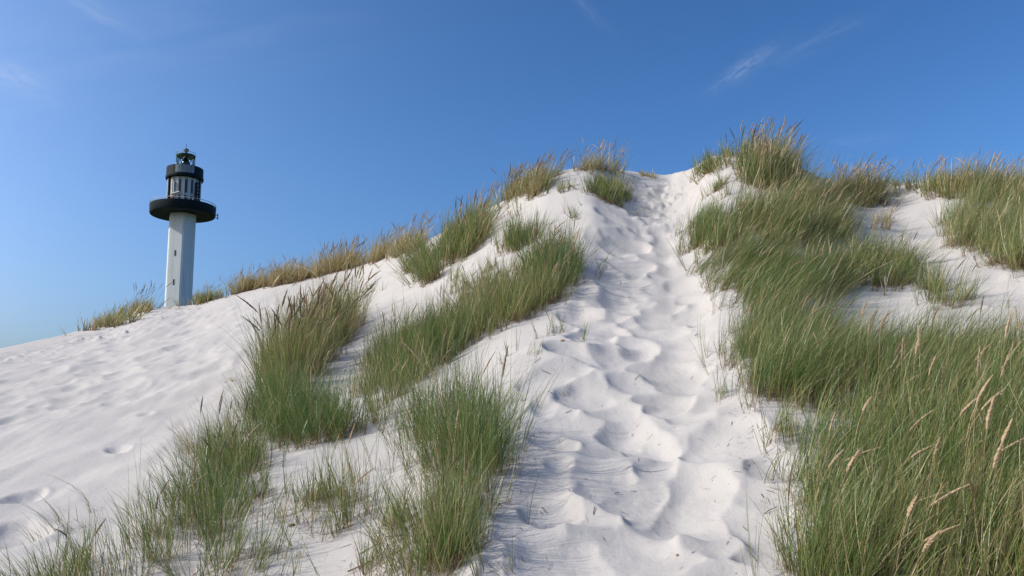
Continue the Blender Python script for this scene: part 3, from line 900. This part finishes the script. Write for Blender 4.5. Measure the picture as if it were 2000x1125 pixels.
GREEN = simple_mat('roof_verdigris', (0.03, 0.085, 0.065), 0.5, 0.2, 0.3, 1.5)
DGLAS = simple_mat('window_glass', (0.02, 0.03, 0.035), 0.12, 0, 0.2, 1)
RUST = simple_mat('rust_brown', (0.12, 0.035, 0.03), 0.7, 0, 0.3, 2)
gl, gg, go = material('lantern_glass')
gb = gg.n('ShaderNodeBsdfGlass'); gb.inputs['IOR'].default_value = 1.05; gb.inputs['Roughness'].default_value = 0.02
gb.inputs['Color'].default_value = (0.9, 0.96, 0.97, 1)
gt = gg.n('ShaderNodeBsdfTransparent'); gmx = gg.n('ShaderNodeMixShader'); gmx.inputs[0].default_value = 0.3
gg.l(gt.outputs[0], gmx.inputs[1]); gg.l(gb.outputs[0], gmx.inputs[2]); gg.l(gmx.outputs[0], go.inputs[0])


def ring_pt(rad, a, z):
    return (rad * math.sin(a), -rad * math.cos(a), z - GZ)


def lathe(name, prof, mat, parent=ROOT, seg=64, off=0.0, a0=0.0, a1=2 * math.pi, smooth=True, close=False):
    """prof: (radius in px, z in world); revolve"""
    bm = bmesh.new()
    full = abs(a1 - a0 - 2 * math.pi) < 1e-6
    n = seg if full else seg + 1
    rows = []
    for (rp, z) in prof:
        rows.append([bm.verts.new(ring_pt(rp * MP, off + a0 + (a1 - a0) * k / seg, z)) for k in range(n)])
    m_ = len(rows) if close else len(rows) - 1
    for i in range(m_):
        A, B = rows[i], rows[(i + 1) % len(rows)]
        for k in range(seg):
            k2 = (k + 1) % n
            bm.faces.new((A[k], A[k2], B[k2], B[k]))
    if not close and full:
        for rw, fl in ((rows[0], True), (rows[-1], False)):
            if prof[0 if fl else -1][0] > 0.01:
                bm.faces.new(rw[::-1] if fl else rw)
    if close and not full:
        bm.faces.new([r_[0] for r_ in rows]); bm.faces.new([r_[-1] for r_ in rows][::-1])
    bmesh.ops.recalc_face_normals(bm, faces=bm.faces)
    me = bpy.data.meshes.new(name); bm.to_mesh(me); bm.free()
    me.materials.append(mat)
    if smooth:
        for p in me.polygons:
            p.use_smooth = True
        me.set_sharp_from_angle(angle=R(28))
    return link(name, me, parent)


def box_at(name, rad, a, z0, z1, w, d, mat, parent=ROOT):
    """upright box on the ring of radius rad (px), w wide, d deep (px)"""
    bm = bmesh.new()
    bmesh.ops.create_cube(bm, size=1)
    z0, z1 = min(z0, z1), max(z0, z1)
    for v in bm.verts:
        x, y, z = v.co
        x *= w * MP; y = -(rad * MP) + y * d * MP
        v.co = (x * math.cos(a) - y * math.sin(a), x * math.sin(a) + y * math.cos(a), (z0 if z < 0 else z1) - GZ)
    bmesh.ops.bevel(bm, geom=bm.edges[:], offset=0.04 * MP * w, segments=1, affect='EDGES')
    me = bpy.data.meshes.new(name); bm.to_mesh(me); bm.free()
    me.materials.append(mat)
    return link(name, me, parent)


def tube(name, pts, rad, mat, parent=ROOT, seg=6):
    bm = bmesh.new()
    prev = None
    pts = [Vector(p) for p in pts]
    for i, p in enumerate(pts):
        t = (pts[min(i + 1, len(pts) - 1)] - pts[max(i - 1, 0)]).normalized()
        u = t.cross(Vector((0, 0, 1)))
        if u.length < 0.05:
            u = Vector((1, 0, 0))
        u.normalize(); v = t.cross(u)
        rw = [bm.verts.new(p + rad * (u * math.cos(k * 2 * math.pi / seg) + v * math.sin(k * 2 * math.pi / seg))) for k in range(seg)]
        if prev:
            for k in range(seg):
                bm.faces.new((prev[k], prev[(k + 1) % seg], rw[(k + 1) % seg], rw[k]))
        else:
            bm.faces.new(rw[::-1])
        prev = rw
    bm.faces.new(prev)
    bmesh.ops.recalc_face_normals(bm, faces=bm.faces)
    me = bpy.data.meshes.new(name); bm.to_mesh(me); bm.free()
    me.materials.append(mat)
    return link(name, me, parent)


# six sided shaft with softened edges
bm = bmesh.new()
RS = 27.3 * MP
lo, hi = [], []
for k in range(6):
    a = R(4.5) + k * math.pi / 3
    lo.append(bm.verts.new(ring_pt(RS, a, GZ - 0.5))); hi.append(bm.verts.new(ring_pt(RS * 0.99, a, lz(421))))
for k in range(6):
    bm.faces.new((lo[k], lo[(k + 1) % 6], hi[(k + 1) % 6], hi[k]))
bm.faces.new(hi); bm.faces.new(lo[::-1])
bmesh.ops.recalc_face_normals(bm, faces=bm.faces)
bmesh.ops.bevel(bm, geom=[e for e in bm.edges if abs(e.verts[0].co.z - e.verts[1].co.z) > 5], offset=0.12, segments=2, affect='EDGES')
me = bpy.data.meshes.new('shaft'); bm.to_mesh(me); bm.free(); me.materials.append(PAINT)
link('shaft', me, ROOT)
fa = -(R(30) - R(4.5))                              # middle of the front left face
for yp in (499, 555):
    zc = lz(yp)
    fr = box_at('window', 27.3 * math.cos(R(30)) - 0.15, fa, zc - 0.42, zc + 0.42, 2.7, 0.8, BLACK)
    fr.matrix_local = Matrix.Identity(4)
    box_at('pane', 27.3 * math.cos(R(30)) + 0.28, fa, zc - 0.33, zc + 0.33, 1.9, 0.1, DGLAS, fr)

# main gallery: flared underside, tall black parapet, thin pale rail on top
zb, zt = lz(421), lz(404)
gal = lathe('gallery', [(25, zb + 0.03), (59.5, zb), (60.6, zb + 0.15), (61.2, zt), (60.0, zt), (59.6, zb + 0.45), (25, zb + 0.45)], BLACK, seg=96, close=True)
ra = [ring_pt(60.5 * MP, k * 2 * math.pi / 72, zt + 0.32) for k in range(73)]
tube('rail', ra, 0.045, WHITE, gal, 5)
for k in range(24):
    a = k * 2 * math.pi / 24
    tube('rail_post', [ring_pt(60.5 * MP, a, zt), ring_pt(60.5 * MP, a, zt + 0.32)], 0.03, WHITE, gal, 4)
# bracket that sticks out on the right of the gallery
ab = R(92)
br = tube('bracket', [ring_pt(60.8 * MP, ab, zb + 0.5), ring_pt(65.5 * MP, ab, zb + 0.5)], 0.06, BLACK)
tube('bracket_arm', [ring_pt(60.8 * MP, ab, zb + 0.05), ring_pt(65.5 * MP, ab, zb + 0.05)], 0.06, BLACK, br)
tube('bracket_bar', [ring_pt(64.8 * MP, ab, zb - 0.15), ring_pt(64.8 * MP, ab, zb + 0.75)], 0.07, BLACK, br)

# slatted drum between the galleries
z0, z1 = zb + 0.45, lz(352.4)
drum = lathe('drum', [(27.6, z0), (27.6, z1)], WHITE, seg=64)
NW = 16
for k in range(NW):
    a = R(7) + k * 2 * math.pi / NW
    box_at('wall_panel', 28.0, a + math.pi / NW, z0, z1 - 0.05, 5.6, 2.2, WHITE, drum)
    box_at('rib', 28.5, a + math.pi / NW - R(6), z0, z1 - 0.1, 0.8, 2.2, WHITE, drum)
    w_ = box_at('window', 28.1, a, lz(383), lz(357.5), 3.8, 1.4, DGLAS, drum)
    w2 = box_at('window', 28.1, a, lz(395), lz(388), 3.8, 1.4, DGLAS, drum)
# gear on the gallery deck: cabinet, awning bar, upright pipes
box_at('cabinet', 33, R(-38), z0, lz(392), 7, 5, RUST)
tube('awning_bar', [ring_pt(36 * MP, R(-40), lz(388.5)), ring_pt(34 * MP, R(-14), lz(384))], 0.14, WHITE)
tube('pipe', [ring_pt(31.5 * MP, R(-42), z0), ring_pt(31.5 * MP, R(-42), lz(360))], 0.16, WHITE)
tube('pipe', [ring_pt(31.5 * MP, R(-36), z0), ring_pt(31.5 * MP, R(-36), lz(362))], 0.12, WHITE)
tube('ladder_rail', [ring_pt(31.5 * MP, R(44), z0), ring_pt(31.5 * MP, R(44), lz(362))], 0.16, BLACK)
for k in range(5):
    zz = lz(390) + (lz(362) - lz(390)) * k / 4
    tube('rung', [ring_pt(31.5 * MP, R(40), zz), ring_pt(31.5 * MP, R(54), zz)], 0.10, BLACK)
for a in (-78, -66, 66, 80):
    tube('downpipe', [ring_pt(30 * MP, R(a), z0), ring_pt(30 * MP, R(a), z1)], 0.13, BLACK if abs(a) < 70 else WHITE)

# lantern gallery
u0, u1 = lz(352.4), lz(330.5)
um = u0 + (u1 - u0) * 0.27
ug = lathe('lantern_gallery', [(20, u0 + .02), (34.6, u0), (35.4, u0 + 0.15), (35.4, um - 0.1), (34.4, um), (34.2, u1), (33.4, u1), (33.0, um), (20, um)], BLACK, seg=80, close=True)
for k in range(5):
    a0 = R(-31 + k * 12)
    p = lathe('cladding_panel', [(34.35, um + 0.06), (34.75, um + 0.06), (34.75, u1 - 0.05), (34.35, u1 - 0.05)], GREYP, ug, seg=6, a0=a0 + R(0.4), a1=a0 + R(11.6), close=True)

# lantern
l0, l1 = um, lz(307)
lathe('lantern_base', [(17.5, l0), (17.5, u1 + 0.1), (16.8, u1 + 0.1), (16.8, l0)], GREEN, close=True)
lathe('lantern_glass', [(16.9, u1 + 0.1), (16.9, l1)], gl, seg=48)
ln = lathe('lens', [(3, l0), (7.0, u1 + 0.1), (8.2, u1 + 0.7), (6.2, l1 - 0.7), (2.5, l1 - 0.1)], DGLAS, seg=24)
NB = 10
for k in range(NB):
    a = k * 2 * math.pi / NB
    da = 2 * math.pi / NB
    for s in (-1, 1):
        pts = [ring_pt(17.1 * MP, a + s * da * q / 4, u1 + 0.1 + (l1 - u1 - 0.1) * q / 4) for q in range(5)]
        tube('glazing_bar', pts, 0.055, GREEN, ROOT, 4)
rf = lathe('roof', [(0.0, l1 + .05), (18.0, l1), (18.6, l1 + 0.18), (17.6, l1 + 0.28), (9.0, lz(301.5)), (2.6, lz(299)), (2.3, lz(297.5))], GREEN, seg=48)
hr = [ring_pt(18.4 * MP, k * 2 * math.pi / 40, l1 + 0.55) for k in range(41)]
tube('roof_rail', hr, 0.04, WHITE, rf, 4)
v0 = lz(297.8)
lathe('vent_cap', [(2.4, v0 - .05), (2.6, v0 + 0.12), (5.2, v0 + 0.22), (5.5, v0 + 0.34), (4.2, v0 + 0.52), (0.4, v0 + 0.68)], GREEN, rf, seg=24)
tube('antenna', [ring_pt(0, 0, v0 + 0.6), ring_pt(0, 0, lz(281))], 0.035, BLACK, rf, 4)

# ------------------------------------------------------------------ small litter lying on the sand
TWIG = simple_mat('twig_brown', (0.11, 0.07, 0.045), 0.9, 0, 0.3, 60)
SHELL = simple_mat('shell_tan', (0.42, 0.26, 0.17), 0.6, 0, 0.3, 60)
GREENB = simple_mat('blade_green', (0.10, 0.12, 0.05), 0.6, 0, 0.2, 60)


def twig(px, py, ln, ang, mat, label, thick=0.0022, lift=0.03):
    c = cast([px], [py])[0]
    ln *= 0.6; thick *= 0.55; lift *= 0.4
    pts = []
    for k in range(6):
        s = k / 5 - 0.5
        x = c[0] + ln * s * math.cos(ang) + 0.1 * ln * (s * s)
        y = c[1] + ln * s * math.sin(ang)
        z = float(ground_z(np.array([x]), np.array([y]))[0]) + 0.003 + (k / 5) * lift * 0.5
        pts.append(Vector((x - c[0], y - c[1], z - c[2])))
    o = tube('twig', pts, thick, mat, None, 5)
    o.location = c
    tag(o, label, 'twig', 'bits of plant litter on the sand')


for a in [(1505, 1000, .09, .1, TWIG, 'reddish stalk lying at the right edge of the path low down', .003, .06),
          (1455, 1035, .05, 1.9, TWIG, 'short dark sliver standing in the lower right of the path'),
          (1245, 737, .10, .7, TWIG, 'thin pale brown splinter in the middle of the path'),
          (1205, 965, .04, .4, TWIG, 'dark crumb of stalk left of the path hollows', .003),
          (1160, 1000, .04, 1.2, TWIG, 'small dark bit between the two lower left hollows', .003),
          (1112, 960, .05, 1.6, TWIG, 'curled dark bit left of the path above the lower hollow', .003),
          (1110, 806, .06, .2, TWIG, 'dark twig lying in the shaded scarp', .003),
          (1075, 768, .06, 2.3, TWIG, 'dark twig at the top of the scarp left of the path', .003),
          (1066, 728, .12, 2.6, TWIG, 'bent dark twig above the scarp', .003),
          (1050, 705, .12, .9, TWIG, 'curved root on the mound left of the path', .003),
          (1360, 655, .05, .1, TWIG, 'tiny bit near the top right of the path', .004),
          (700, 1110, .14, .2, TWIG, 'red brown litter stalk at the lower edge between the thin stands', .004),
          (770, 1050, .16, 2.6, TWIG, 'brown bent stalk in the loose grass at the bottom', .004),
          (720, 1075, .12, .5, TWIG, 'brown stalk left of the loose bottom grass', .004),
          (455, 1000, .12, 2.2, TWIG, 'thin dark stalk leaning on bare sand in the lower left', .002, .12),
          (510, 1040, .14, 2.0, GREENB, 'green stalk fallen on the sand in the lower left', .002, .12)]:
    twig(*a)


def shell(px, py, size, mat, label):
    c = cast([px], [py])[0]
    bm = bmesh.new()
    bmesh.ops.create_uvsphere(bm, u_segments=14, v_segments=8, radius=size)
    for v in bm.verts:
        a = math.atan2(v.co.y, v.co.x)
        rip = 1 + 0.06 * math.cos(a * 9)
        v.co.x *= rip; v.co.y *= rip * 0.75
        v.co.z = v.co.z * 0.4 if v.co.z > 0 else v.co.z * 0.15
    me = bpy.data.meshes.new('shell'); bm.to_mesh(me); bm.free(); me.materials.append(mat)
    o = link('shell', me)
    o.location = (c[0], c[1], c[2] + size * 0.2)
    o.rotation_euler = (R(15), R(-12), R(40))
    tag(o, label, 'shell')


shell(1098, 666, 0.020, SHELL, 'flat tan shell beside the upright sparse blades left of the path')
shell(1323, 1085, 0.008, SHELL, 'tiny tan shell at the bottom of the path')
shell(570, 1027, 0.016, TWIG, 'dark brown lump on bare sand in the lower left')

# loose straws and broken stems, too many to count
def litter(poly, n):
    q = in_poly(poly, n); b = cast(q[:, 0], q[:, 1]); b[:, 2] += 0.003
    an = rng.random(n) * 2 * math.pi
    L2 = rng.uniform(0.012, 0.06, n)
    d = np.stack([np.cos(an), np.sin(an), np.zeros(n)], axis=1)
    e = b + d * L2[:, None]
    d[:, 2] = (ground_z(e[:, 0], e[:, 1]) + 0.004 - b[:, 2]) / L2
    return b, L2, d


LP = [litter(p, n) for p, n in (([(940, 640), (1130, 600), (1110, 800), (1040, 1120), (900, 1120), (960, 900)], 170), ([(560, 960), (900, 960), (880, 1124), (480, 1124)], 230),
      ([(1150, 450), (1350, 450), (1450, 700), (1540, 1000), (1500, 1120), (1050, 1120)], 110), ([(1380, 740), (1480, 760), (1570, 900), (1550, 1100), (1490, 1000)], 60),
      ([(1180, 345), (1350, 345), (1340, 440), (1220, 440)], 50), ([(380, 760), (520, 700), (500, 860), (300, 900)], 40), ([(930, 400), (1130, 440), (1150, 620), (960, 520)], 60),
      ([(1640, 420), (1800, 400), (1900, 600), (1650, 620)], 60), ([(160, 640), (400, 600), (300, 660), (120, 700)], 40))]
lb = np.concatenate([p[0] for p in LP]); lL = np.concatenate([p[1] for p in LP]); ld = np.concatenate([p[2] for p in LP]); n_ = len(lb)
V, Fc, C = blades(lb, lL, rng.uniform(0.0014, 0.0045, n_), ld, np.zeros((n_, 3)), rng.random(n_) * 0.8, rng.random(n_))
tag(link('plant_litter', mesh_np('plant_litter', V, Fc, DEAD, col=C)), 'broken straws and stem bits strewn over the pale sand', kind='stuff')
print('BLADES', N_BL[0], 'HEADS', n_heads[0])
